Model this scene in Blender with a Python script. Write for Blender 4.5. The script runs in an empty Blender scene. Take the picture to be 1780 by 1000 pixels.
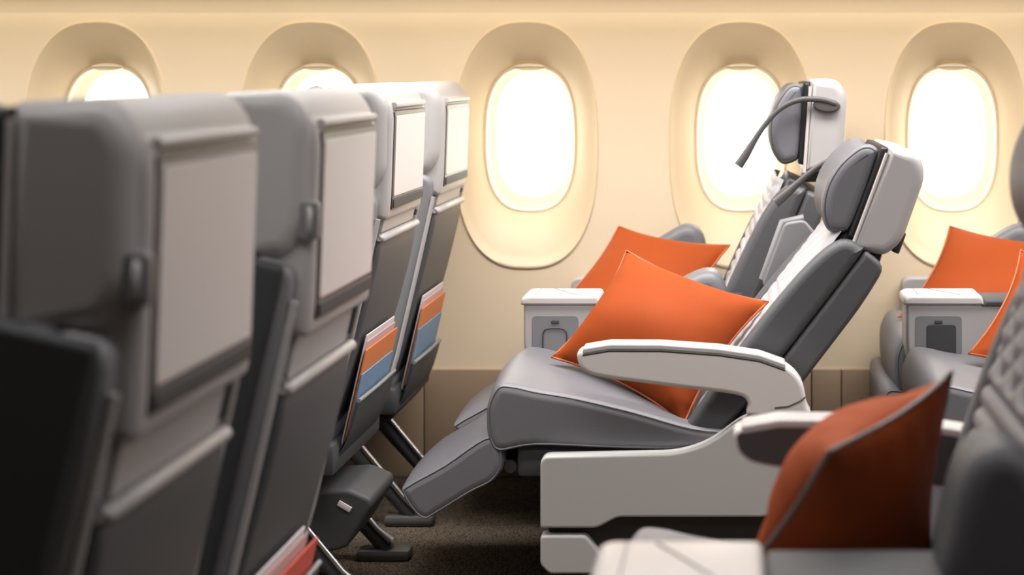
import bpy, bmesh, math, random
from mathutils import Vector, Matrix

random.seed(7)
S = bpy.context.scene
COL = S.collection
R = math.radians

# ------------------------------------------------------------------ camera
# x = aft (right in the picture), y = towards the window wall, z = up. Camera looks square at the wall.
cam = bpy.data.cameras.new('camera')
cam.sensor_width = 36.0
cam.lens = 2800 / 1780 * 36.0
cam.shift_x = -400 / 1780
cam.shift_y = -375 / 1780
cam.clip_start = 0.05
cam.dof.use_dof = True
cam.dof.focus_distance = 3.75
cam.dof.aperture_fstop = 2.7
camo = bpy.data.objects.new('camera', cam)
camo.location = (0, 0, 1.2)
camo.rotation_euler = (R(90), 0, 0)
COL.objects.link(camo)
S.camera = camo

# ------------------------------------------------------------------ sky, lamps, exposure
w = bpy.data.worlds.new('sky')
S.world = w
w.use_nodes = True
bg = w.node_tree.nodes['Background']
bg.inputs[0].default_value = (1.0, 0.95, 0.84, 1)
bg.inputs[1].default_value = 5.5

def area(name, loc, rot, sx, sy, power, col):
    l = bpy.data.lights.new(name, 'AREA')
    l.shape = 'RECTANGLE'
    l.size, l.size_y, l.energy, l.color = sx, sy, power, col
    o = bpy.data.objects.new(name, l)
    o.location, o.rotation_euler = loc, rot
    COL.objects.link(o)
    return o

main = area('aisle_ceiling_light', (0.3, 3.74, 2.16), (R(4), 0, 0), 7.6, 0.40, 150, (1.0, 0.955, 0.93))
main.data.spread = R(146)
area('centre_fill_light', (0.3, 1.50, 2.17), (R(8), 0, 0), 7.6, 0.30, 42, (1.0, 0.965, 0.96))  # added fill for the camera-facing seat sides, not a known cabin lamp
area('aisle_fill_light', (0.3, 2.78, 2.18), (R(6), 0, 0), 7.6, 0.16, 46, (1.0, 0.96, 0.94)).data.spread = R(115)  # added fill from above, brightens the near pillow and aisle-side surfaces
area('sidewall_cove_light', (0.3, 4.50, 1.50), (R(98), 0, 0), 7.6, 0.03, 13, (1.0, 0.9, 0.72))

S.view_settings.view_transform = 'Standard'
S.view_settings.look = 'None'
S.view_settings.exposure = 0.0
S.view_settings.gamma = 1.0
S.view_settings.use_curve_mapping = False

# ------------------------------------------------------------------ materials
def mat(name, col, rough=0.5, metal=0.0, spec=0.5, noise=0.0, nscale=200.0, bump=0.0, vary=0.0, vscale=6.0, coat=0.0, sheen=0.0):
    m = bpy.data.materials.new(name)
    m.use_nodes = True
    nt = m.node_tree
    b = nt.nodes['Principled BSDF']
    b.inputs['Base Color'].default_value = (*col, 1)
    b.inputs['Roughness'].default_value = rough
    b.inputs['Metallic'].default_value = metal
    b.inputs['Specular IOR Level'].default_value = spec
    b.inputs['Coat Weight'].default_value = coat
    b.inputs['Sheen Weight'].default_value = sheen
    tc = nt.nodes.new('ShaderNodeTexCoord')
    if vary > 0:
        n = nt.nodes.new('ShaderNodeTexNoise'); n.inputs['Scale'].default_value = vscale
        n.inputs['Detail'].default_value = 5
        nt.links.new(tc.outputs['Object'], n.inputs['Vector'])
        mx = nt.nodes.new('ShaderNodeMix'); mx.data_type = 'RGBA'
        mx.inputs[6].default_value = (*[c * (1 - vary) for c in col], 1)
        mx.inputs[7].default_value = (*[min(1, c * (1 + vary)) for c in col], 1)
        nt.links.new(n.outputs['Fac'], mx.inputs[0])
        nt.links.new(mx.outputs[2], b.inputs['Base Color'])
    if bump > 0:
        n2 = nt.nodes.new('ShaderNodeTexNoise'); n2.inputs['Scale'].default_value = nscale
        n2.inputs['Detail'].default_value = 3
        nt.links.new(tc.outputs['Object'], n2.inputs['Vector'])
        bp = nt.nodes.new('ShaderNodeBump'); bp.inputs['Strength'].default_value = bump
        bp.inputs['Distance'].default_value = 0.002
        nt.links.new(n2.outputs['Fac'], bp.inputs['Height'])
        nt.links.new(bp.outputs['Normal'], b.inputs['Normal'])
    return m

M = {}
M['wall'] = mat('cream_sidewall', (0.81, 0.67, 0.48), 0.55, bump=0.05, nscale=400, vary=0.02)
M['reveal'] = mat('cream_window_surround', (0.78, 0.64, 0.44), 0.45)
M['wframe'] = mat('window_inner_frame', (0.80, 0.68, 0.50), 0.35)
M['cavity'] = mat('white_window_cavity', (0.62, 0.53, 0.40), 0.5)
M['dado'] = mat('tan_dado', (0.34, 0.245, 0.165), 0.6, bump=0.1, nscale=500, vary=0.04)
M['dadoline'] = mat('dado_joint', (0.16, 0.115, 0.08), 0.7)
M['ceil'] = mat('cabin_ceiling', (0.50, 0.46, 0.40), 0.6, bump=0.03)
M['dim'] = mat('far_side_lining', (0.16, 0.145, 0.13), 0.7, bump=0.03)
M['leather'] = mat('grey_leather', (0.165, 0.165, 0.182), 0.40, bump=0.25, nscale=500, vary=0.05)
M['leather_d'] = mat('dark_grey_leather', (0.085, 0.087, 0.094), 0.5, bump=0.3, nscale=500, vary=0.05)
M['leather_l'] = mat('pale_grey_leather', (0.46, 0.455, 0.48), 0.42, bump=0.2, nscale=500, vary=0.04)
M['shell'] = mat('light_grey_plastic', (0.45, 0.435, 0.432), 0.38, bump=0.05, nscale=700)
M['shell_m'] = mat('mid_grey_plastic', (0.22, 0.22, 0.23), 0.4, bump=0.05, nscale=700)
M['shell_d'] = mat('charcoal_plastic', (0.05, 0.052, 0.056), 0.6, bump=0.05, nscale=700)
M['arm'] = mat('off_white_plastic', (0.62, 0.58, 0.56), 0.35, bump=0.03, nscale=700)
M['base'] = mat('grey_seat_base', (0.43, 0.42, 0.41), 0.42, bump=0.04, nscale=600)
M['black'] = mat('black_trim', (0.012, 0.012, 0.013), 0.4)
M['metal'] = mat('brushed_metal', (0.55, 0.55, 0.56), 0.3, metal=1.0)
M['gun'] = mat('gunmetal_lamp', (0.10, 0.095, 0.095), 0.45, metal=0.3)
M['display'] = mat('blank_display', (0.72, 0.68, 0.67), 0.5, spec=0.4)
M['bezel'] = mat('bezel_brown_black', (0.075, 0.062, 0.06), 0.35)
M['orange'] = mat('orange_cloth', (0.31, 0.052, 0.006), 0.7, spec=0.2, bump=0.35, nscale=900, vary=0.06, vscale=9, sheen=0.0)
M['pipe_o'] = mat('orange_piping', (0.42, 0.10, 0.025), 0.6, bump=0.1)
M['pipe_g'] = mat('grey_piping', (0.16, 0.13, 0.125), 0.5, bump=0.1)
M['paper_w'] = mat('white_paper', (0.72, 0.66, 0.68), 0.6, vary=0.08, vscale=30)
M['paper_o'] = mat('orange_paper', (0.66, 0.20, 0.05), 0.55, vary=0.05)
M['paper_b'] = mat('blue_paper', (0.16, 0.27, 0.42), 0.55, vary=0.08, vscale=20)
M['paper_r'] = mat('red_paper', (0.62, 0.10, 0.07), 0.55, vary=0.06)
M['paper_p'] = mat('pink_paper', (0.66, 0.40, 0.40), 0.55, vary=0.06)

# window pane: clear acrylic
g = bpy.data.materials.new('window_acrylic'); g.use_nodes = True
nt = g.node_tree; nt.nodes.clear()
out = nt.nodes.new('ShaderNodeOutputMaterial'); mxs = nt.nodes.new('ShaderNodeMixShader')
tr = nt.nodes.new('ShaderNodeBsdfTransparent'); tr.inputs[0].default_value = (0.97, 0.97, 0.95, 1)
gl = nt.nodes.new('ShaderNodeBsdfGlossy'); gl.inputs['Roughness'].default_value = 0.08
mxs.inputs[0].default_value = 0.05
nt.links.new(tr.outputs[0], mxs.inputs[1]); nt.links.new(gl.outputs[0], mxs.inputs[2]); nt.links.new(mxs.outputs[0], out.inputs[0])
M['pane'] = g

# carpet: woven loops
c = mat('brown_carpet', (0.085, 0.066, 0.048), 0.95, spec=0.1)
nt = c.node_tree; b = nt.nodes['Principled BSDF']
tc = nt.nodes.new('ShaderNodeTexCoord')
mp = nt.nodes.new('ShaderNodeMapping'); mp.inputs['Scale'].default_value = (230, 140, 1)
v = nt.nodes.new('ShaderNodeTexVoronoi'); v.inputs['Scale'].default_value = 1.0
nt.links.new(tc.outputs['Object'], mp.inputs[0]); nt.links.new(mp.outputs[0], v.inputs['Vector'])
cr = nt.nodes.new('ShaderNodeValToRGB')
cr.color_ramp.elements[0].color = (0.17, 0.135, 0.095, 1); cr.color_ramp.elements[1].color = (0.045, 0.036, 0.028, 1)
cr.color_ramp.elements[0].position = 0.05; cr.color_ramp.elements[1].position = 0.75
nt.links.new(v.outputs['Distance'], cr.inputs[0]); nt.links.new(cr.outputs[0], b.inputs['Base Color'])
bp = nt.nodes.new('ShaderNodeBump'); bp.invert = True; bp.inputs['Strength'].default_value = 0.8; bp.inputs['Distance'].default_value = 0.004
nt.links.new(v.outputs['Distance'], bp.inputs['Height']); nt.links.new(bp.outputs[0], b.inputs['Normal'])
M['carpet'] = c

# ------------------------------------------------------------------ mesh helpers
def link(name, me, m, parent=None, angle=38):
    o = bpy.data.objects.new(name, me)
    COL.objects.link(o)
    me.materials.append(M[m])
    me.shade_smooth()
    me.set_sharp_from_angle(angle=R(angle))
    if parent is not None:
        o.parent = parent
    return o

def from_bm(name, bm, m, parent=None, angle=38):
    bmesh.ops.recalc_face_normals(bm, faces=bm.faces)
    me = bpy.data.meshes.new(name)
    bm.to_mesh(me); bm.free()
    return link(name, me, m, parent, angle)

def empty(name, loc=(0, 0, 0)):
    o = bpy.data.objects.new(name, None)
    o.location = loc
    o.empty_display_size = 0.05
    COL.objects.link(o)
    return o

def tag(o, label, cat, group=None):
    o['label'] = label; o['category'] = cat
    if group: o['group'] = group
    return o

def struct(o, label=None):
    o['kind'] = 'structure'
    if label: o['label'] = label
    return o

def rc(poly, r, n=4):
    """round the corners of a polygon; r is one radius or one per corner"""
    res = []
    N = len(poly)
    for i in range(N):
        p0, p1, p2 = Vector(poly[i - 1]), Vector(poly[i]), Vector(poly[(i + 1) % N])
        rr = r[i] if isinstance(r, (list, tuple)) else r
        a, b = p0 - p1, p2 - p1
        d = min(rr, a.length * 0.48, b.length * 0.48)
        q0, q2 = p1 + a.normalized() * d, p1 + b.normalized() * d
        for k in range(n + 1):
            t = k / n
            res.append(tuple((1 - t) ** 2 * q0 + 2 * t * (1 - t) * p1 + t * t * q2))
    return res

def smooth(poly, n=5):
    """closed Catmull-Rom through the points"""
    res = []
    N = len(poly)
    P = [Vector(p) for p in poly]
    for i in range(N):
        a, b, c, d = P[i - 1], P[i], P[(i + 1) % N], P[(i + 2) % N]
        for k in range(n):
            t = k / n
            res.append(tuple(0.5 * ((2 * b) + (c - a) * t + (2 * a - 5 * b + 4 * c - d) * t * t + (3 * b - a - 3 * c + d) * t ** 3)))
    return res

def offset(poly, d):
    """move each point outwards by d (polygon either way round)"""
    N = len(poly)
    A = sum(poly[i - 1][0] * poly[i][1] - poly[i][0] * poly[i - 1][1] for i in range(N))
    sg = 1 if A > 0 else -1
    res = []
    for i in range(N):
        p0, p1, p2 = Vector(poly[i - 1]), Vector(poly[i]), Vector(poly[(i + 1) % N])
        e0, e1 = p1 - p0, p2 - p1
        if e0.length < 1e-7: e0 = e1
        if e1.length < 1e-7: e1 = e0
        n0 = Vector((e0.y, -e0.x)).normalized() * sg
        n1 = Vector((e1.y, -e1.x)).normalized() * sg
        n = n0 + n1
        if n.length < 1e-4: n = n0
        n.normalize()
        k = max(0.5, n.dot(n0))
        res.append((p1.x + n.x * d / k, p1.y + n.y * d / k))
    if d < 0:                      # collapse edges that turned over where the inset is tighter than the corner
        for _ in range(40):
            bad = False
            for i in range(N):
                j = (i + 1) % N
                ex, ez = poly[j][0] - poly[i][0], poly[j][1] - poly[i][1]
                fx, fz = res[j][0] - res[i][0], res[j][1] - res[i][1]
                if ex * fx + ez * fz < -1e-12:
                    m = ((res[i][0] + res[j][0]) / 2, (res[i][1] + res[j][1]) / 2)
                    res[i] = res[j] = m
                    bad = True
            if not bad: break
    return res

def puff(name, prof, y0, y1, r, m, parent, T=None, crown=0.0, nr=4, nm=1, angle=38):
    """a closed profile carried from y0 to y1 with rounded rims (radius r) and an optional crown in the middle"""
    if T is None: T = lambda a, b, y: (a, y, b)
    secs = []
    for k in range(nr + 1):
        t = R(90) * k / nr
        secs.append((y0 + r * (1 - math.cos(t)), -r * (1 - math.sin(t))))
    for k in range(1, nm):
        t = k / nm
        secs.append((y0 + r + (y1 - y0 - 2 * r) * t, crown * math.sin(math.pi * t)))
    for k in range(nr + 1):
        t = R(90) * (nr - k) / nr
        secs.append((y1 - r * (1 - math.cos(t)), -r * (1 - math.sin(t))))
    bm = bmesh.new()
    rings = []
    for y, d in secs:
        rings.append([bm.verts.new(T(a, b, y)) for a, b in offset(prof, d)])
    n = len(prof)
    for A, B in zip(rings, rings[1:]):
        for i in range(n):
            bm.faces.new((A[i - 1], A[i], B[i], B[i - 1]))
    bm.faces.new(rings[0]); bm.faces.new(rings[-1])
    bmesh.ops.remove_doubles(bm, verts=bm.verts, dist=0.00002)
    bmesh.ops.dissolve_degenerate(bm, dist=0.00001, edges=bm.edges)
    o = from_bm(name, bm, m, parent, angle)
    for p in o.data.polygons:
        if len(p.vertices) > 8: p.use_smooth = False
    return o

def tube(name, pts, rad, m, parent=None, n=8, closed=False, flat=1.0):
    """round tube along points, rad one radius or one per point"""
    P = [Vector(p) for p in pts]
    N = len(P)
    rads = rad if isinstance(rad, (list, tuple)) else [rad] * N
    bm = bmesh.new()
    rings = []
    up = Vector((0, 1, 0))
    for i in range(N):
        if closed: t = P[(i + 1) % N] - P[i - 1]
        else: t = P[min(i + 1, N - 1)] - P[max(i - 1, 0)]
        t.normalize()
        a = up - t * up.dot(t)
        if a.length < 0.05:
            a = Vector((1, 0, 0)) - t * t.x
        a.normalize(); b = t.cross(a)
        rings.append([bm.verts.new(P[i] + (a * math.cos(2 * math.pi * k / n) * flat + b * math.sin(2 * math.pi * k / n)) * rads[i]) for k in range(n)])
    rr = list(zip(rings, rings[1:]))
    if closed: rr.append((rings[-1], rings[0]))
    for A, B in rr:
        for k in range(n):
            bm.faces.new((A[k - 1], A[k], B[k], B[k - 1]))
    if not closed:
        bm.faces.new(rings[0]); bm.faces.new(rings[-1])
    return from_bm(name, bm, m, parent, 60)

def rbox(name, lo, hi, r, m, parent=None, T=None, seg=3):
    bm = bmesh.new()
    bmesh.ops.create_cube(bm, size=1)
    for v in bm.verts:
        v.co = Vector([lo[i] if v.co[i] < 0 else hi[i] for i in range(3)])
    if r > 0:
        bmesh.ops.bevel(bm, geom=list(bm.edges), offset=r, segments=seg, profile=0.5, affect='EDGES')
    if T:
        for v in bm.verts: v.co = T(v.co)
    return from_bm(name, bm, m, parent)

def superell(hw, hh, e, n=64, cx=0, cz=0):
    res = []
    for k in range(n):
        a = 2 * math.pi * k / n
        ca, sa = math.cos(a), math.sin(a)
        res.append((cx + hw * math.copysign(abs(ca) ** (2 / e), ca), cz + hh * math.copysign(abs(sa) ** (2 / e), sa)))
    return res

# ------------------------------------------------------------------ the cabin
WY = 4.77                      # window wall
PITCH = 0.6363
X0W = -0.639
KS = list(range(-5, 7))
XL, XR = X0W + PITCH * (KS[0] - 0.5), X0W + PITCH * (KS[-1] + 0.5)
ZB, ZT = 0.32, 1.375           # dado top, top of the flat of the wall
OW, OH, OE = 0.207, 0.356, 2.55   # outer surround half sizes
IW, IH, IE = 0.139, 0.222, 2.7    # opening half sizes
WZ, WZI = 0.985, 0.998

# floor
bm = bmesh.new()
vs = [bm.verts.new(p) for p in ((XL, -1.2, 0), (XR, -1.2, 0), (XR, WY + 0.02, 0), (XL, WY + 0.02, 0))]
bm.faces.new(vs)
struct(from_bm('floor', bm, 'carpet'), 'dark brown woven carpet on the cabin floor')

# window wall with holes: one cell of wall around each window, then the curved top
bm = bmesh.new()
NE = 64
for k in KS:
    cx = X0W + PITCH * k
    l, r = cx - PITCH / 2, cx + PITCH / 2
    ring = superell(OW, OH, OE, NE, cx, WZ)
    rect = []
    for (x, z) in ring:
        dx, dz = x - cx, z - WZ
        t = 1e9
        if dx > 1e-9: t = min(t, (r - cx) / dx)
        if dx < -1e-9: t = min(t, (l - cx) / dx)
        if dz > 1e-9: t = min(t, (ZT - WZ) / dz)
        if dz < -1e-9: t = min(t, (ZB - WZ) / dz)
        rect.append((cx + dx * t, WZ + dz * t))
    for tx, tz in ((l, ZB), (l, ZT), (r, ZB), (r, ZT)):      # snap the nearest rays to the cell's corners
        j = min(range(NE), key=lambda i: (rect[i][0] - tx) ** 2 + (rect[i][1] - tz) ** 2)
        rect[j] = (tx, tz)
    A = [bm.verts.new((x, WY, z)) for x, z in ring]
    B = [bm.verts.new((x, WY, z)) for x, z in rect]
    for i in range(NE):
        bm.faces.new((A[i - 1], A[i], B[i], B[i - 1]))
top = [(WY, ZT), (4.765, 1.395), (4.75, 1.415), (4.72, 1.437), (4.67, 1.458), (4.60, 1.48), (4.52, 1.515)]
rows = [[bm.verts.new((x, y, z)) for x in (XL, XR)] for y, z in top]
for a, b in zip(rows, rows[1:]):
    bm.faces.new((a[0], a[1], b[1], b[0]))
wall = struct(from_bm('wall_window_side', bm, 'wall'), 'cream moulded cabin sidewall with a row of windows')
for p in wall.data.polygons: p.use_smooth = True

# dado panels, each its own piece
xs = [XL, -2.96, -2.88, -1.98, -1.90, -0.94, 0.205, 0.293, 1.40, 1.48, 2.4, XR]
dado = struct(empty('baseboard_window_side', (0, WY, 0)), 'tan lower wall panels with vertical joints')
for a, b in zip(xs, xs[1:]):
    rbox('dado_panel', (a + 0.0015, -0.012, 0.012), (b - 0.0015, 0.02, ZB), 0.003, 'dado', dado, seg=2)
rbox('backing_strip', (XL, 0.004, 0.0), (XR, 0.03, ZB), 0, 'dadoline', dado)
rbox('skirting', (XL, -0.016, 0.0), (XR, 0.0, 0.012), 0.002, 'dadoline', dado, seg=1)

# overhead bin, ceiling, far side and ends of the cabin
bm = bmesh.new()
prof = [(4.52, 1.515), (4.38, 1.58), (4.24, 1.68), (4.12, 1.80), (4.05, 1.93), (4.04, 2.04), (4.1, 2.14), (4.2, 2.2)]
rows = [[bm.verts.new((x, y, z)) for x in (XL, XR)] for y, z in prof]
for a, b in zip(rows, rows[1:]): bm.faces.new((a[0], a[1], b[1], b[0]))
o = struct(from_bm('trim_1', bm, 'ceil'), 'closed overhead bin above the window seats')
for p in o.data.polygons: p.use_smooth = True
rbox('ceiling', (XL, -1.2, 2.2), (XR, 4.3, 2.24), 0, 'ceil')['kind'] = 'structure'
rbox('wall_far_side', (XL, -1.24, 0), (XR, -1.2, 2.24), 0, 'dim')['kind'] = 'structure'
rbox('wall_front', (XL - 0.04, -1.24, 0), (XL, 4.8, 2.24), 0, 'dim')['kind'] = 'structure'
rbox('wall_rear', (XR, -1.24, 0), (XR + 0.04, 4.8, 2.24), 0, 'dim')['kind'] = 'structure'

def loft(name, rings, m, parent, close_last=False, angle=50):
    bm = bmesh.new()
    V = [[bm.verts.new(p) for p in r] for r in rings]
    n = len(V[0])
    for A, B in zip(V, V[1:]):
        for i in range(n): bm.faces.new((A[i - 1], A[i], B[i], B[i - 1]))
    if close_last: bm.faces.new(V[-1])
    return from_bm(name, bm, m, parent, angle)

WIN = {}
def make_window(num):
    e = empty('window_%d' % num)
    # surround: a rounded lip, then a curved funnel to the opening
    rings = []
    def ring(t, y):
        hw, hh = OW + (IW - OW) * t, OH + (IH - OH) * t
        cz = (WZ + (WZI - WZ) * t)
        return [(x, y, z) for x, z in superell(hw, hh, OE + (IE - OE) * max(0, min(1, t)), 64, 0, cz)]
    rings += [ring(-0.10, 0.002), ring(-0.085, -0.004), ring(-0.05, -0.006), ring(-0.01, -0.003)]
    for k in range(1, 11):
        t = k / 10
        rings.append(ring(t, 0.004 + 0.085 * (0.55 * t + 0.45 * t * t)))
    loft('window_surround', rings, 'reveal', e)
    f = []
    for s, y in ((1.0, 0.089), (0.985, 0.087), (0.955, 0.088), (0.94, 0.093), (0.94, 0.112)):
        f.append([(x, y, z) for x, z in superell(IW * s, IH * (1 - (1 - s) * 0.7), IE, 64, 0, WZI)])
    loft('inner_frame', f, 'wframe', e)
    f = []                                     # cavity between the inner and outer panes, narrowing outwards
    for t in (0, 0.15, 0.35, 0.6, 0.85, 1.0):
        f.append([(x, 0.111 + 0.055 * t ** 0.8, z) for x, z in superell(IW * 0.945 - 0.020 * t, IH * 0.958 - 0.026 * t, IE, 64, 0, WZI + 0.008 * t)])
    loft('outer_frame', f, 'cavity', e)
    bm = bmesh.new()
    A = [bm.verts.new((x, 0.164, z)) for x, z in superell(IW * 0.945 - 0.019, IH * 0.958 - 0.025, IE, 64, 0, WZI + 0.008)]
    bm.faces.new(A)
    from_bm('outer_pane', bm, 'pane', e)
    bm = bmesh.new()
    A = [bm.verts.new((x, 0.106, z)) for x, z in superell(IW * 0.96, IH * 0.972, IE, 64, 0, WZI)]
    bm.faces.new(A)
    from_bm('window_pane', bm, 'pane', e)
    # shade tucked up into its slot, only its pull tab hanging in the opening
    prof = smooth([(-0.052, 0), (-0.03, 0.0085), (0, 0.011), (0.03, 0.0085), (0.052, 0), (0.03, -0.008), (0, -0.010), (-0.03, -0.008)], 4)
    puff('shade_handle', [(a, WZI + IH - 0.006 + b) for a, b in prof], 0.070, 0.088, 0.006, 'wframe', e)
    return e

def children_copy(root, loc):
    r = root.copy(); COL.objects.link(r); r.location = loc
    for ch in root.children:
        cc = ch.copy(); COL.objects.link(cc); cc.parent = r
    return r

w0 = None
for i, k in enumerate(KS):
    loc = (X0W + PITCH * k, WY, 0)
    if w0 is None:
        w0 = make_window(1); w0.location = loc; o = w0
    else:
        o = children_copy(w0, loc); o.name = 'window_%d' % (i + 1)
    o['kind'] = 'structure'
    lp = bpy.data.lights.new('window_portal', 'AREA'); lp.shape = 'RECTANGLE'; lp.size = 0.28; lp.size_y = 0.45
    lp.cycles.is_portal = True
    po = bpy.data.objects.new('window_portal', lp); po.location = (loc[0], WY + 0.168, WZI); po.rotation_euler = (R(-90), 0, 0)
    COL.objects.link(po)
NAMES = {-2: 'leftmost window, behind the nearest blurred seat', -1: 'second window from the left, half hidden by seat tops',
         0: 'fully visible window in the middle of the wall', 1: 'window behind the gooseneck lamp and far reclined headrest',
         2: 'rightmost window, right of the reclined headrests'}
for i, k in enumerate(KS):
    o = bpy.data.objects['window_%d' % (i + 1)]
    if k in NAMES: o['label'] = 'oval cream cabin ' + NAMES[k]

# ------------------------------------------------------------------ seats
ZP, XP = 0.42, -0.13           # backrest pivot in the seat's own frame

CUSH = [(-0.540, 0.508), (-0.562, 0.47), (-0.566, 0.43), (-0.560, 0.385), (-0.535, 0.360), (-0.455, 0.372), (-0.28, 0.366),
        (-0.10, 0.362), (0.0, 0.362), (0.02, 0.38), (0.0, 0.405), (-0.11, 0.418), (-0.24, 0.454), (-0.367, 0.484), (-0.455, 0.499), (-0.505, 0.510)]
LEGR = [(-0.572, 0.392), (-0.66, 0.333), (-0.742, 0.287), (-0.752, 0.268), (-0.725, 0.225), (-0.700, 0.210), (-0.675, 0.222),
        (-0.60, 0.268), (-0.55, 0.295), (-0.528, 0.335), (-0.54, 0.385)]
ARM = [(-0.356, 0.575), (-0.350, 0.597), (-0.2875, 0.6075), (-0.175, 0.607), (-0.05, 0.598), (0.0375, 0.585), (0.094, 0.565),
       (0.1275, 0.531), (0.14, 0.481), (0.139, 0.456), (0.018, 0.454), (0.0125, 0.481), (-0.0125, 0.50), (-0.1375, 0.516), (-0.30, 0.5375), (-0.342, 0.552)]
SHROUD = [(-0.44, 0.362), (-0.139, 0.368), (-0.07, 0.391), (0.0126, 0.454), (0.139, 0.458), (0.14, 0.36), (0.125, 0.27), (0.07, 0.229),
          (-0.272, 0.229), (-0.316, 0.205), (-0.44, 0.205)]
SHROUD2 = [(-0.44, 0.189), (-0.341, 0.189), (-0.303, 0.142), (-0.28, 0.142), (-0.06, 0.142), (-0.05, 0.105), (-0.42, 0.105), (-0.44, 0.125)]

def make_seat(x0, yc, theta, phi, s, lift=0.0, arm=True, arm_dx=0.0, shroud_dx=0.0, screen=None, lamp=None,
              pocket=0.46, foot=False, quilt=1.0, front='leather_l', arm_dz=0.0, leg_rot=0.0, label='', group=None):
    """s = +1 / -1: side (in y) on which the aisle armrest stands"""
    e = empty('airplane_seat', (x0, yc, 0))
    tag(e, label, 'seat', group)
    th, ph = R(theta), R(phi)
    def TB(u, v, y): return (XP + u * math.cos(th) + v * math.sin(th), y, ZP - u * math.sin(th) + v * math.cos(th))
    hx, _, hz = TB(0.04, 0.55 + lift, 0)
    def TH(u, v, y): return (hx + u * math.cos(ph) + v * math.sin(ph), y, hz - u * math.sin(ph) + v * math.cos(ph))
    def zv(z, u=0.16): return (z - ZP + u * math.sin(th)) / math.cos(th)

    # seat cushion and leg rest
    cp = smooth(CUSH, 4)
    cu = puff('seat_cushion', cp, -0.25, 0.25, 0.022, 'leather', e, crown=0.014, nr=5, nm=8)
    for sy in (-1, 1):
        tube('piping', [(a, sy * 0.2445, b) for a, b in offset(cp, -0.0065)], 0.0026, 'leather', cu, n=6, closed=True)
    ca, sa = math.cos(R(leg_rot)), math.sin(R(leg_rot))
    LG = smooth([(-0.545 + (a + 0.545) * ca - (b - 0.35) * sa, 0.35 + (a + 0.545) * sa + (b - 0.35) * ca) for a, b in LEGR], 4)
    lr = puff('leg_rest', LG, -0.245, 0.245, 0.018, 'leather', e, crown=0.008, nr=4, nm=6)
    for sy in (-1, 1):
        tube('piping', [(a, sy * 0.241, b) for a, b in offset(LG, -0.005)], 0.0024, 'leather', lr, n=6, closed=True)
    rbox('seat_pan', (-0.50, -0.23, 0.30), (0.04, 0.23, 0.372), 0.012, 'shell_d', e, seg=2)
    # hinge between pan and leg rest
    for sy in (-0.2, 0.2):
        tube('hinge', [(-0.545, sy, 0.335), (-0.50, sy, 0.315), (-0.43, sy, 0.318)], [0.012, 0.017, 0.014], 'black', e, n=10)
    tube('hinge_bar', [(-0.515, -0.22, 0.322), (-0.515, 0.22, 0.322)], 0.014, 'shell_d', e, n=12)
    # legs down to the floor track
    for sy in (-0.17, 0.17):
        l = rbox('leg', (-0.36, sy - 0.022, 0.0), (-0.30, sy + 0.022, 0.31), 0.008, 'shell_d', e, seg=2)
        rbox('track_foot', (-0.40, sy - 0.03, 0.0), (-0.24, sy + 0.03, 0.022), 0.006, 'gun', l, seg=2)
        l = tube('leg', [(-0.15, sy, 0.31), (-0.10, sy, 0.22), (0.03, sy, 0.07), (0.075, sy, 0.02)], [0.03, 0.026, 0.02, 0.02], 'shell_d', e, n=10)
        tube('strut_trim', [(-0.07, sy - 0.02, 0.225), (0.05, sy - 0.02, 0.08), (0.085, sy - 0.018, 0.05)], [0.006, 0.007, 0.011], 'metal', l, n=8)
        rbox('track_foot', (0.0, sy - 0.03, 0.0), (0.13, sy + 0.03, 0.028), 0.01, 'gun', l, seg=2)
    # armrest and base shroud on the aisle side
    if arm:
        ya, yb = sorted((s * 0.258, s * 0.318))
        ap = smooth([(a + arm_dx, b + arm_dz) for a, b in ARM], 4)
        ar = puff('armrest', ap, ya, yb, 0.010, 'arm', e, nr=4)
        topl = [(a + arm_dx, b + 0.0015 + arm_dz) for a, b in ((-0.345, 0.598), (-0.2875, 0.6075), (-0.175, 0.607), (-0.05, 0.598), (0.0375, 0.585), (0.094, 0.565))]
        pad = [(a, b + 0.003) for a, b in topl] + [(a, b - 0.011) for a, b in reversed(topl)]
        puff('arm_pad', rc(pad, 0.004, 2), ya - 0.002, yb + 0.002, 0.004, 'shell', ar, nr=3)
        groove = [(a, b - 0.0115) for a, b in topl] + [(a, b - 0.0145) for a, b in reversed(topl)]
        puff('shadow_gap', groove, ya - 0.0008, yb + 0.0008, 0.0005, 'black', ar, nr=1)
        ysx = (ya if s < 0 else yb) + s * 0.0006
        tube('cap_joint', [(0.070 + arm_dx, ysx, 0.4735 + arm_dz), (0.10 + arm_dx, ysx, 0.4765 + arm_dz), (0.125 + arm_dx, ysx, 0.488 + arm_dz), (0.1375 + arm_dx, ysx, 0.497 + arm_dz)], 0.0016, 'shell_d', ar, n=6)
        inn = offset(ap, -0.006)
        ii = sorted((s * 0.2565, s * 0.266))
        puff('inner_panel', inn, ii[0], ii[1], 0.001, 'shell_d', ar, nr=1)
        if arm_dz:
            rbox('arm_post', (0.02 + arm_dx, ya + 0.004, 0.40), (0.135 + arm_dx, yb - 0.004, 0.46 + arm_dz), 0.006, 'shell', ar, seg=2)
        ya, yb = sorted((s * 0.245, s * 0.292))
        sh = puff('base_shroud', rc([(a + shroud_dx, b) for a, b in SHROUD], [0.02, 0.06, 0.08, 0.04, 0.01, 0.05, 0.05, 0.03, 0.012, 0.012, 0.006]), ya, yb, 0.006, 'base', e, nr=3)
        puff('foot_panel', rc([(a + shroud_dx, b) for a, b in SHROUD2], 0.008), ya, yb, 0.006, 'base', sh, nr=3)
        yc2 = s * 0.262
        y1, y2 = sorted((s * 0.235, yc2))
        rbox('recess', (-0.425 + shroud_dx, y1, 0.11), (0.06 + shroud_dx, y2, 0.24), 0.004, 'black', sh, seg=1)

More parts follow.
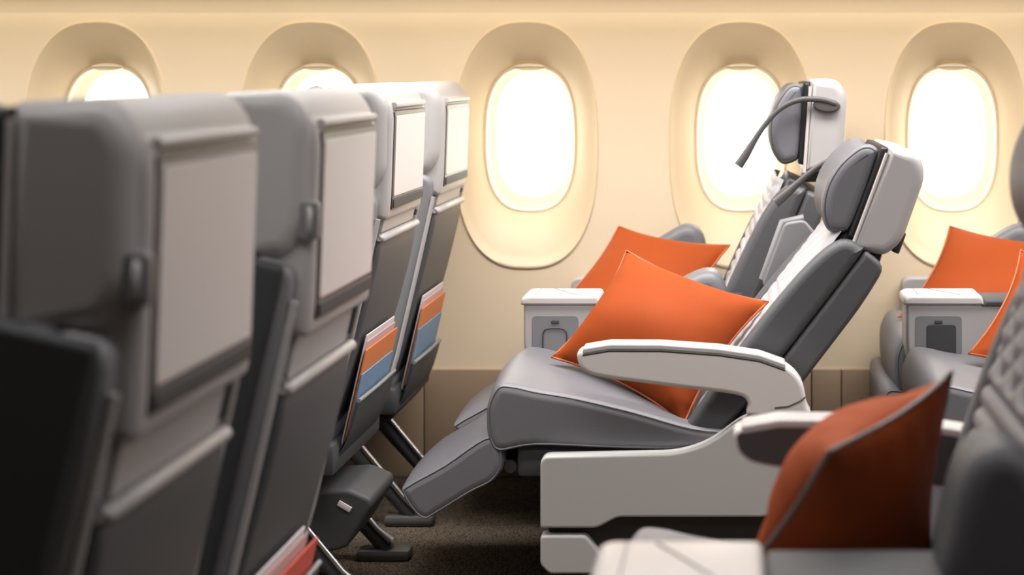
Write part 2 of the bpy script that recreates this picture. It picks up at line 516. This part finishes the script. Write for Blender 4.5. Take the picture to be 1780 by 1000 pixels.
    # backrest: quilted front, two bolsters, hard shell behind
    nu, nv = 40, 110
    bm = bmesh.new()
    G = []
    for j in range(nv + 1):
        v = 0.0 + 0.55 * j / nv
        row = []
        for i in range(nu + 1):
            y = -0.196 + 0.392 * i / nu
            if v < 0.36:
                q = abs(math.sin(math.pi * v / 0.034)) ** 0.55
            else:
                a = abs(math.sin(math.pi * (v - 0.36 + y * 0.62) / 0.06)); b = abs(math.sin(math.pi * (v - 0.36 - y * 0.62) / 0.06))
                q = min(a, b) ** 0.55
            edge = min(1.0, (0.196 - abs(y)) / 0.03) ; edge = math.sqrt(max(0, edge))
            u = 0.022 - 0.014 * edge - 0.011 * q * edge * quilt
            row.append(bm.verts.new(TB(u, v, y)))
        G.append(row)
    for j in range(nv):
        for i in range(nu):
            bm.faces.new((G[j][i], G[j][i + 1], G[j + 1][i + 1], G[j + 1][i]))
    br = from_bm('backrest', bm, front, e, 80)
    rbox('backrest_core', (0.03, -0.18, -0.02), (0.09, 0.18, 0.56), 0.006, 'leather_d', e, T=lambda c: Vector(TB(c.x, c.z, c.y)), seg=1)
    bol = smooth([(0.014, -0.03), (0.002, 0.08), (-0.004, 0.22), (-0.002, 0.36), (0.008, 0.47), (0.03, 0.535), (0.07, 0.55), (0.086, 0.52), (0.086, 0.25), (0.086, 0.0), (0.07, -0.05)], 4)
    for sy in (-1, 1):
        a, b = sorted((sy * 0.180, sy * 0.235))
        bo = puff('side_bolster', bol, a, b, 0.020, 'leather_d', e, T=TB, nr=5)
        tube('piping', [TB(p, q, sy * 0.2275) for p, q in offset(bol, -0.011)][4:28], 0.0026, 'leather', bo, n=6)
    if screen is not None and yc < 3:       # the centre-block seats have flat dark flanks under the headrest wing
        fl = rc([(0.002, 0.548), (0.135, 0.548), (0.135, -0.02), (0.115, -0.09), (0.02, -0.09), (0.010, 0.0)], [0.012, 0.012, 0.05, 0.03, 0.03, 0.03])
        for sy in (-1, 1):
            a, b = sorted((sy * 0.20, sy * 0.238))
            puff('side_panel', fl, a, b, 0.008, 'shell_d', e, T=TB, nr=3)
    shp = rc([(0.088, 0.55), (0.145, 0.55), (0.156, 0.45), (0.156, 0.08), (0.150, -0.04), (0.128, -0.115), (0.10, -0.125), (0.088, -0.02)],
             [0.01, 0.03, 0.06, 0.1, 0.06, 0.03, 0.03, 0.03])
    bs = puff('back_shell', shp, -0.228, 0.228, 0.012, 'leather_d' if screen is None else 'shell_m', e, T=TB, nr=4)
    for sy in (-1, 1) if screen is not None else ():
        tube('edge_trim', [TB(0.157, 0.50, sy * 0.219), TB(0.159, 0.3, sy * 0.221), TB(0.159, 0.08, sy * 0.221), TB(0.152, -0.04, sy * 0.220), TB(0.131, -0.112, sy * 0.219)], 0.006, 'shell', bs, n=8)

    # headrest: winged cushion, black gap, hard shell
    hf = -0.032 if screen is not None else 0.0
    hk = 1.045 if screen is not None else 1.0
    hp = smooth([(a + hf, b * hk) for a, b in ((-0.012, 0.003), (-0.045, -0.004), (-0.074, 0.03), (-0.086, 0.085), (-0.078, 0.14), (-0.056, 0.185), (-0.036, 0.206), (-0.012, 0.209), (0.001, 0.19), (0.004, 0.1), (0.002, 0.025))], 5)
    hr = puff('headrest', hp, -0.20, 0.20, 0.024, 'leather_d' if screen is not None else 'leather', e, T=TH, crown=-0.016, nr=6, nm=8)
    for sy in (-1, 1):
        tube('piping', [TH(a, b, sy * 0.1925) for a, b in offset(hp, -0.0075)], 0.0026, 'leather_d', hr, n=6, closed=True)
    puff('headrest_gap', rc([(-0.002 + hf, 0.0), (0.016 + hf, -0.004), (0.016 + hf, 0.218), (-0.002 + hf, 0.214)], 0.004), -0.204, 0.204, 0.01, 'black', hr, T=TH, nr=3)
    sp = rc([(0.014 + hf, -0.022), (0.092, -0.014), (0.118, 0.03), (0.116, 0.19), (0.085, 0.232), (0.014 + hf, 0.222)], [0.006, 0.02, 0.03, 0.05, 0.04, 0.006], 5)
    hs = puff('headrest_shell', sp, -0.212, 0.212, 0.024 if screen is None else 0.030, 'shell', e, T=TH, nr=6)
    for sy in (-1, 1):
        tube('front_edge', [TH(0.0165 + hf, -0.022, sy * 0.2065), TH(0.0165 + hf, 0.205, sy * 0.2065)], 0.0045, 'arm', hs, n=8)
    if screen is None:
        puff('neck_block', rc([(0.02, -0.05), (0.09, -0.04), (0.088, -0.008), (0.02, -0.008)], 0.006), -0.19, 0.19, 0.01, 'black', e, T=TH, nr=2)
        puff('screen_hinge', rc([(0.108, 0.0), (0.125, 0.0), (0.125, 0.05), (0.108, 0.05)], 0.004), -0.17, 0.17, 0.006, 'shell_d', hs, T=TH, nr=2)
    # seat-back screen, tray and pocket
    if screen is not None:
        zb, zt = screen
        h0 = (zb - hz - 0.02)
        ho = puff('screen_housing', rc([(0.06, h0), (0.119, h0 - 0.004), (0.123, h0 + 0.04), (0.123, 0.16), (0.112, 0.20), (0.06, 0.20)], [0.01, 0.012, 0.02, 0.03, 0.03, 0.01]),
                  -0.196, 0.196, 0.016, 'shell', e, T=TH, nr=4)
        def THp(u0, u1, v0, v1, y0, y1, r, bev, name, m, par, T=TH):
            pr = rc([(y0, v0), (y1, v0), (y1, v1), (y0, v1)], r, 4)
            return puff(name, pr, u0, u1, bev, m, par, T=lambda a, b, u: T(u, b, a), nr=2)
        ztop = 1.117 - hz
        zbot = zb - hz
        THp(0.115, 0.1255, zbot, ztop, -0.172, 0.172, 0.008, 0.002, 'screen_bezel', 'bezel', ho)
        THp(0.120, 0.1272, zbot + 0.030, ztop - 0.012, -0.160, 0.165, 0.005, 0.001, 'display', 'display', ho)
        THp(0.120, 0.129, zbot + 0.004, zbot + 0.024, -0.165, 0.165, 0.004, 0.002, 'control_bar', 'shell_d', ho)
        # brow over the screen
        tube('brow', [TH(0.121, ztop + 0.012, -0.168), TH(0.123, ztop + 0.013, 0), TH(0.121, ztop + 0.012, 0.168)], 0.007, 'shell', ho, n=8)
        # bracket on the near edge
        for sy in (-1,) if yc < 3 else ():
            bz = 0.99 - hz
            pr = rc([(0.102, bz - 0.028), (0.132, bz - 0.028), (0.132, bz + 0.028), (0.102, bz + 0.028)], 0.008)
            puff('coat_hook', pr, -0.207, -0.190, 0.003, 'shell_m', hs, T=TH, nr=2)
            tube('hook_arm', [TH(0.118, bz + 0.018, -0.205), TH(0.121, bz + 0.012, -0.213), TH(0.121, bz - 0.012, -0.213), TH(0.118, bz - 0.018, -0.205)], 0.004, 'shell', hs, n=8)
        # tray panel between the screen and the ledge, the ledge itself, the padded panel below
        v0, v1 = zv(zt + 0.008), zv(zb - 0.012)
        THp(0.150, 0.163, v0, v1, -0.178, 0.168, 0.012, 0.004, 'tray_table', 'shell', e, T=TB)
        THp(0.150, 0.167, v0 + 0.012, v1 - 0.02, 0.172, 0.190, 0.004, 0.003, 'tray_latch', 'shell_d', e, T=TB)
        vl = zv(zt)
        tube('ledge', [TB(0.166, vl, -0.203), TB(0.168, vl, -0.19), TB(0.168, vl, 0.0), TB(0.168, vl, 0.19), TB(0.166, vl, 0.203)], [0.006, 0.010, 0.010, 0.010, 0.006], 'shell', e, n=10)
        vp = zv(pocket)
        pp = smooth([(0.150, vl - 0.008), (0.168, vl - 0.012), (0.174, vl - 0.06), (0.172, (vl + vp) / 2), (0.160, vp - 0.02), (0.150, vp - 0.02)], 4)
        puff('back_pad', pp, -0.200, 0.200, 0.014, 'leather_d', e, T=TB, nr=4)
        lp = smooth([(0.150, vp - 0.17), (0.172, vp - 0.165), (0.196, vp - 0.09), (0.202, vp - 0.01), (0.199, vp), (0.195, vp - 0.01), (0.188, vp - 0.10), (0.160, vp - 0.15)], 4)
        lpo = puff('literature_pocket', lp, -0.185, 0.185, 0.003, 'shell_d', e, T=TB, nr=2)
        tube('pocket_hem', [TB(0.200, vp, -0.185), TB(0.202, vp, 0), TB(0.200, vp, 0.185)], 0.005, 'shell_m', lpo, n=8)
    if foot:
        # life-vest box hanging under the seat, with its pull tag
        bx = puff('life_vest_box', rc([(-0.05, 0.255), (0.06, 0.262), (0.11, 0.24), (0.113, 0.222), (0.055, 0.128), (0.02, 0.12), (-0.05, 0.12)], 0.012), -0.18, 0.06, 0.01, 'shell_d', e, nr=3)
        tube('pull_tag', [(0.038, -0.182, 0.232), (0.066, -0.183, 0.216)], 0.007, 'paper_w', bx, n=6, flat=0.4)
    if lamp is not None:
        sy = lamp
        y = sy * 0.218
        mt = puff('lamp_mount', [TH2 for TH2 in superell(0.036, 0.0185, 2.0, 24, 0.062, 0.158)], *sorted((sy * 0.205, sy * 0.226)), 0.005, 'gun', e, T=TH, nr=3)
        P = [(0.085, 0.164), (0.05, 0.172), (0.0, 0.17), (-0.04, 0.155), (-0.075, 0.125), (-0.105, 0.082), (-0.125, 0.045), (-0.142, 0.012), (-0.158, -0.016)]
        rr = [0.007, 0.008, 0.008, 0.0075, 0.007, 0.0075, 0.009, 0.0115, 0.0125]
        pts = [TH(a, b, y + sy * (0.006 + 0.0 * i)) for i, (a, b) in enumerate(P)]
        n2, r2 = [], []
        for i in range(len(pts) - 1):
            p0, p1, p2, p3 = (Vector(pts[max(i - 1, 0)]), Vector(pts[i]), Vector(pts[i + 1]), Vector(pts[min(i + 2, len(pts) - 1)]))
            for k in range(4):
                t = k / 4
                n2.append(0.5 * ((2 * p1) + (p2 - p0) * t + (2 * p0 - 5 * p1 + 4 * p2 - p3) * t * t + (3 * p1 - p0 - 3 * p2 + p3) * t ** 3))
                r2.append(rr[i] + (rr[i + 1] - rr[i]) * t)
        n2.append(Vector(pts[-1])); r2.append(rr[-1])
        cut = 24
        tube('lamp_neck', n2[:cut + 1], r2[:cut + 1], 'gun', mt, n=10, flat=0.7)
        tube('lamp_head', n2[cut:], r2[cut:], 'gun', mt, n=12, flat=0.7)
    return e, TB

# front row, seen from behind (A, B in the centre block; C, D by the windows)
XA = -0.775
XC = -0.945
seatA, TA = make_seat(XA, 1.86, 13, 2, 1, arm=False, screen=(0.842, 0.742), pocket=0.39,
    label='nearest seat, its back and blank screen strongly blurred at the far left')
seatB, TBb = make_seat(XA, 2.52, 13, 2, 1, arm=False, screen=(0.842, 0.742), pocket=0.385,
    label='second-nearest upright seat with a red magazine in its back pocket')
seatC, TC = make_seat(XC, 3.80, 13, 2, -1, arm=True, arm_dx=-0.13, shroud_dx=-0.12, screen=(0.893, 0.828), pocket=0.47, foot=True,
    label='upright aisle seat with bright blank screen, second from the window in the front row')
seatD, TD = make_seat(XC, 4.44, 13, 2, -1, arm=False, screen=(0.900, 0.835), pocket=0.44,
    label='upright seat beside the window wall in the front row, seen from behind')
# the reclined pair
seatC2, TC2 = make_seat(0.0, 3.80, 37.5, 20.5, -1, lamp=1, quilt=0.25,
    label='deeply reclined grey aisle seat with raised leg rest, in the middle of the picture')
seatD2, TD2 = make_seat(0.0, 4.44, 23.6, 4, -1, lift=0.055, arm=False, lamp=-1,
    label='partly reclined window seat with gooseneck lamp beside its headrest')
# the row behind
P_ROW = 0.965
seatC3, TC3 = make_seat(P_ROW, 3.80, 30, 12, -1, leg_rot=52,
    label='aisle seat at the right edge, only its cushion front showing behind the near pillow')
seatD3, TD3 = make_seat(P_ROW, 4.44, 23.6, 4, -1, lift=0.055, arm=False, leg_rot=56,
    label='window seat at the right edge, behind the rear console with the dark inset')
seatN, TN = make_seat(0.384, 2.20, 18, 6, 1, lift=0.03, arm_dx=-0.04, arm_dz=0.057, front='leather',  # darker front leather than the other seats: weaker light put into the colour
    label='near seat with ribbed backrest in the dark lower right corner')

# ------------------------------------------------------------------ consoles
def make_console(x0, ynear, yfar, side, label, zt=0.637, front=-0.556, pad=(0.0, 0.0), divider=True, dark=False, padmat='leather', fin=None):
    """box between two seats; side = -1: control panel faces the camera"""
    e = empty('centre_console', (x0, 0, 0))
    tag(e, label, 'console', 'consoles between paired seats')
    body = rc([(front + 0.006, zt - 0.022), (front + 0.006, 0.50), (front + 0.04, 0.37), (0.02, 0.37), (0.05, 0.55), (0.0, zt - 0.022)], [0.003, 0.03, 0.04, 0.03, 0.05, 0.01])
    bo = puff('body', body, ynear + 0.003, yfar - 0.003, 0.006, 'shell', e, nr=3)
    lidp = rc([(front - 0.002, zt - 0.024), (front, zt - 0.006), (front + 0.015, zt), (front + 0.195, zt), (front + 0.20, zt - 0.024)], [0.004, 0.01, 0.012, 0.01, 0.004])
    ld = puff('lid', lidp, ynear - 0.003, yfar + 0.003, 0.008, 'arm', e, nr=4)
    puff('arm_top', rc([(front + 0.19, zt - 0.03), (front + 0.203, zt - 0.010), (0.0, zt - 0.010), (0.01, zt - 0.03)], 0.006), ynear, yfar, 0.008, 'shell_d', e, nr=3)
    # diagonal split line across the lid
    tube('lid_joint', [(front + 0.07, yfar - 0.01, zt + 0.0003), (front + 0.14, ynear + 0.01, zt + 0.0003)], 0.0016, 'shell_m', ld, n=6)
    tube('lid_joint', [(front + 0.035, ynear + 0.012, zt + 0.0003), (front + 0.035, yfar - 0.012, zt + 0.0003)], 0.0012, 'shell_m', ld, n=6)
    # inset control panel with a rounded pocket and a small button
    def plate(name, x_0, x_1, z_0, z_1, d, r, m, par):
        pr = rc([(x_0, z_0), (x_1, z_0), (x_1, z_1), (x_0, z_1)], r, 4)
        return puff(name, pr, ynear + 0.003 - d, ynear + 0.012, 0.002, m, par, nr=2)
    cp = plate('control_panel', front + 0.026, front + 0.145, zt - 0.155, zt - 0.05, 0.001, 0.014, 'shell_m', e)
    if dark:
        plate('remote_slot', front + 0.055, front + 0.13, zt - 0.20, zt - 0.072, 0.003, 0.012, 'shell_d', cp)
    else:
        plate('remote_slot', front + 0.055, front + 0.115, zt - 0.15, zt - 0.082, 0.003, 0.018, 'shell_m', cp)
        tube('slot_rim', [(a, ynear - 0.0005, b) for a, b in rc([(front + 0.055, zt - 0.15), (front + 0.115, zt - 0.15), (front + 0.115, zt - 0.082), (front + 0.055, zt - 0.082)], 0.018, 4)], 0.0018, 'shell_d', cp, n=6, closed=True)
    plate('button', front + 0.075, front + 0.096, zt - 0.072, zt - 0.062, 0.003, 0.004, 'shell_d', cp)
    # padded elbow fin at the back
    px, pz = pad
    fin = smooth(fin, 4) if fin else smooth([(-0.26 + px, 0.605 + pz), (-0.19 + px, 0.648 + pz), (-0.135 + px, 0.68 + pz), (-0.09 + px, 0.695 + pz), (-0.058 + px, 0.683 + pz), (-0.04 + px, 0.64 + pz), (-0.03 + px, 0.57 + pz), (-0.15 + px, 0.55 + pz)], 4)
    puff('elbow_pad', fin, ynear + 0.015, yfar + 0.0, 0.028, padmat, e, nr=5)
    if divider:
        dv = rc([(0.05, 0.66), (0.108, 0.815), (0.158, 0.823), (0.19, 0.785), (0.10, 0.59)], 0.012)
        d = puff('divider', dv, (ynear + yfar) / 2 - 0.018, (ynear + yfar) / 2 + 0.018, 0.006, 'shell_m', e, nr=3)
        tube('divider_trim', [(a, (ynear + yfar) / 2, b) for a, b in ((0.054, 0.668), (0.106, 0.815), (0.158, 0.824))], 0.012, 'shell_m', d, n=8, flat=1.0)
    return e

make_console(0.0, 4.052, 4.19, -1, 'white-topped console left of the large orange pillow, between the reclined seats')
make_console(P_ROW, 4.052, 4.19, -1, 'white-topped console with dark inset at the right edge', dark=True)
make_console(0.384, 1.785, 1.934, -1, 'console whose pale lid shows at the bottom edge, below the near pillow', divider=False, padmat='leather_d',  # darker leather on this elbow pad stands in for shade
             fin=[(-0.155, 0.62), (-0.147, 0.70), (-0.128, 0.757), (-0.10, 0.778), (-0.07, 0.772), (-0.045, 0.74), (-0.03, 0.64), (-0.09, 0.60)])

# armrest along the window wall for the window seats: padded fin and body
def wall_arm(x0, label):
    e = empty('wall_armrest', (x0, 0, 0))
    tag(e, label, 'armrest', 'armrests on the window wall')
    fin = smooth([(-0.40, 0.60), (-0.30, 0.68), (-0.233, 0.722), (-0.19, 0.748), (-0.160, 0.757), (-0.125, 0.745), (-0.105, 0.70), (-0.10, 0.60), (-0.25, 0.57)], 4)
    puff('elbow_pad', fin, 4.66, 4.735, 0.028, 'leather', e, nr=5)
    puff('body', rc([(-0.50, 0.60), (-0.50, 0.36), (0.02, 0.36), (0.02, 0.60)], 0.03), 4.70, 4.755, 0.008, 'shell', e, nr=3)
    return e
wall_arm(0.0, 'grey padded armrest fin rising behind the far orange pillow, against the wall')
wall_arm(P_ROW, 'grey padded armrest by the wall, behind the right-edge pillow')

# ------------------------------------------------------------------ pillows
NB = 0.35
def pillow(name, C, thick, label, seed=0, folds=0.0, group='orange pillows', pipe='pipe_o', bias=0.0, full=0.62):
    """C: four corners in order; both faces bulge, edges pull in a little between the corners"""
    P = [Vector(p) for p in C]
    nrm = (P[2] - P[0]).cross(P[3] - P[1]).normalized()
    rnd = random.Random(seed)
    ph = [rnd.uniform(0, 6.28) for _ in range(6)]
    n = 36
    def base(s, t):
        # edges pulled in between the corners
        es, et = 0.06 * (1 - (2 * t - 1) ** 2), 0.06 * (1 - (2 * s - 1) ** 2)
        ss, tt = s + (0.5 - s) * 2 * es * abs(2 * s - 1), t + (0.5 - t) * 2 * et * abs(2 * t - 1)
        return P[0] * (1 - ss) * (1 - tt) + P[1] * ss * (1 - tt) + P[2] * ss * tt + P[3] * (1 - ss) * tt
    bm = bmesh.new()
    def sheet(sg):
        G = []
        for j in range(n + 1):
            row = []
            for i in range(n + 1):
                s, t = i / n, j / n
                a, b = 1 - (2 * s - 1) ** 2, 1 - (2 * t - 1) ** 2
                h = (max(0, a) ** full) * (max(0, b) ** full)
                wr = math.sin(9 * s + 5 * t + ph[0]) * math.sin(7 * t - 4 * s + ph[1]) * 0.06 * h
                # puckers running in from the edges
                pk = 0.0
                for d, q, k in ((t, s, 0), (1 - t, s, 1), (s, t, 2), (1 - s, t, 3)):
                    pk += math.sin(q * 34 + ph[k] + 3 * d) * math.exp(-((d - 0.10) / 0.09) ** 2) * h
                off = thick / 2 * (h * (1 + sg * bias) + wr) + folds * pk
                row.append(bm.verts.new(base(s, t) + nrm * sg * off))
            G.append(row)
        for j in range(n):
            for i in range(n):
                bm.faces.new((G[j][i], G[j][i + 1], G[j + 1][i + 1], G[j + 1][i]))
    sheet(1); sheet(-1)
    bmesh.ops.remove_doubles(bm, verts=bm.verts, dist=0.0004)
    # origin at the pillow's middle
    mid = (P[0] + P[1] + P[2] + P[3]) / 4
    for v in bm.verts: v.co -= mid
    e = empty(name, mid)
    tag(e, label, 'pillow', group)
    from_bm('cover', bm, 'orange', e, 70)
    edge = []
    for k in range(4 * 24):
        q, f = divmod(k, 24); f /= 24
        s, t = [(f, 0), (1, f), (1 - f, 1), (0, 1 - f)][q]
        edge.append(base(s, t) - mid)
    tube('piping', edge, 0.0032, pipe, e, n=6, closed=True)
    return e

pillow('pillow', [(-0.446, 3.78, 0.53), (-0.282, 3.93, 0.764), (0.061, 3.78, 0.660), (-0.129, 3.59, 0.413)], 0.185,
       'large orange pillow standing on the middle reclined seat behind its pale armrest', 1, 0.0010, bias=-0.15)
pillow('pillow', [(-0.535, 4.37, 0.535), (-0.353, 4.61, 0.758), (-0.035, 4.50, 0.715), (-0.16, 4.27, 0.50)], 0.10,
       'orange pillow half hidden behind the large one, on the reclined window seat', 2, 0.0010)
pillow('pillow', [(P_ROW - 0.54, 4.37, 0.535), (P_ROW - 0.37, 4.61, 0.758), (P_ROW - 0.035, 4.50, 0.715), (P_ROW - 0.16, 4.27, 0.50)], 0.10,
       'orange pillow above and behind the console with the dark inset', 3, 0.0010)
pillow('pillow', [(P_ROW - 0.43, 3.80, 0.535), (P_ROW - 0.27, 4.02, 0.755), (P_ROW + 0.06, 3.83, 0.66), (P_ROW - 0.13, 3.60, 0.455)], 0.10,
       'orange pillow cut by the right edge, in front of the console with the dark inset', 4, 0.0010)
pillow('pillow', [(0.105, 1.951, 0.74), (0.293, 2.25, 0.782), (0.285, 2.43, 0.46), (-0.012, 2.232, 0.497)], 0.155,
       'near orange pillow with dark shaded face in the lower right corner', 5, 0.0034, pipe='pipe_g', bias=NB, full=0.72)

# ------------------------------------------------------------------ things in the seat pockets
def sheet_in_pocket(x0, yc, T, pocket_seat, ztop, u, y0, y1, h, m, label, name='magazine', th=0.0035, tilt=0.0):
    th_ = R(13)
    vt = (ztop - ZP + u * math.sin(th_)) / math.cos(th_)
    pr = rc([(y0, vt - h), (y1, vt - h), (y1, vt + tilt), (y0, vt)], 0.003, 2)
    o = puff(name, pr, u, u + th, 0.0008, m, None, T=lambda a, b, uu: T(uu, b, a), nr=1)
    o.location = (x0, yc, 0)
    tag(o, label, 'magazine', 'reading matter in the seat pockets')
    return o

for (x0, yc, T, dz, names) in ((XC, 3.80, TC, 0.0, 'the pocket of the upright aisle seat, left of the far pocket'), (XC, 4.44, TD, 0.0, 'the pocket of the upright seat nearest the window wall')):
    sheet_in_pocket(x0, yc, T, None, 0.605 + dz, 0.1775, -0.16, 0.13, 0.26, 'paper_w', 'tall white magazine in ' + names)
    sheet_in_pocket(x0, yc, T, None, 0.590 + dz, 0.1815, -0.15, 0.14, 0.245, 'paper_p', 'pale pink leaflet in ' + names, 'leaflet', 0.002)
    sheet_in_pocket(x0, yc, T, None, 0.572 + dz, 0.1845, -0.165, 0.165, 0.21, 'paper_o', 'orange magazine in ' + names)
    sheet_in_pocket(x0, yc, T, None, 0.518 + dz, 0.189, -0.17, 0.15, 0.15, 'paper_b', 'blue magazine in ' + names)
sheet_in_pocket(XA, 2.52, TBb, None, 0.462, 0.1775, -0.17, 0.10, 0.19, 'paper_w', 'white magazine behind the red ones, bottom edge of the picture')
sheet_in_pocket(XA, 2.52, TBb, None, 0.448, 0.182, -0.15, 0.12, 0.17, 'paper_p', 'pink leaflet between white and red magazines, bottom edge', 'leaflet', 0.002)
sheet_in_pocket(XA, 2.52, TBb, None, 0.425, 0.188, -0.10, 0.17, 0.13, 'paper_r', 'red magazine in the second-nearest seat pocket, bottom edge')
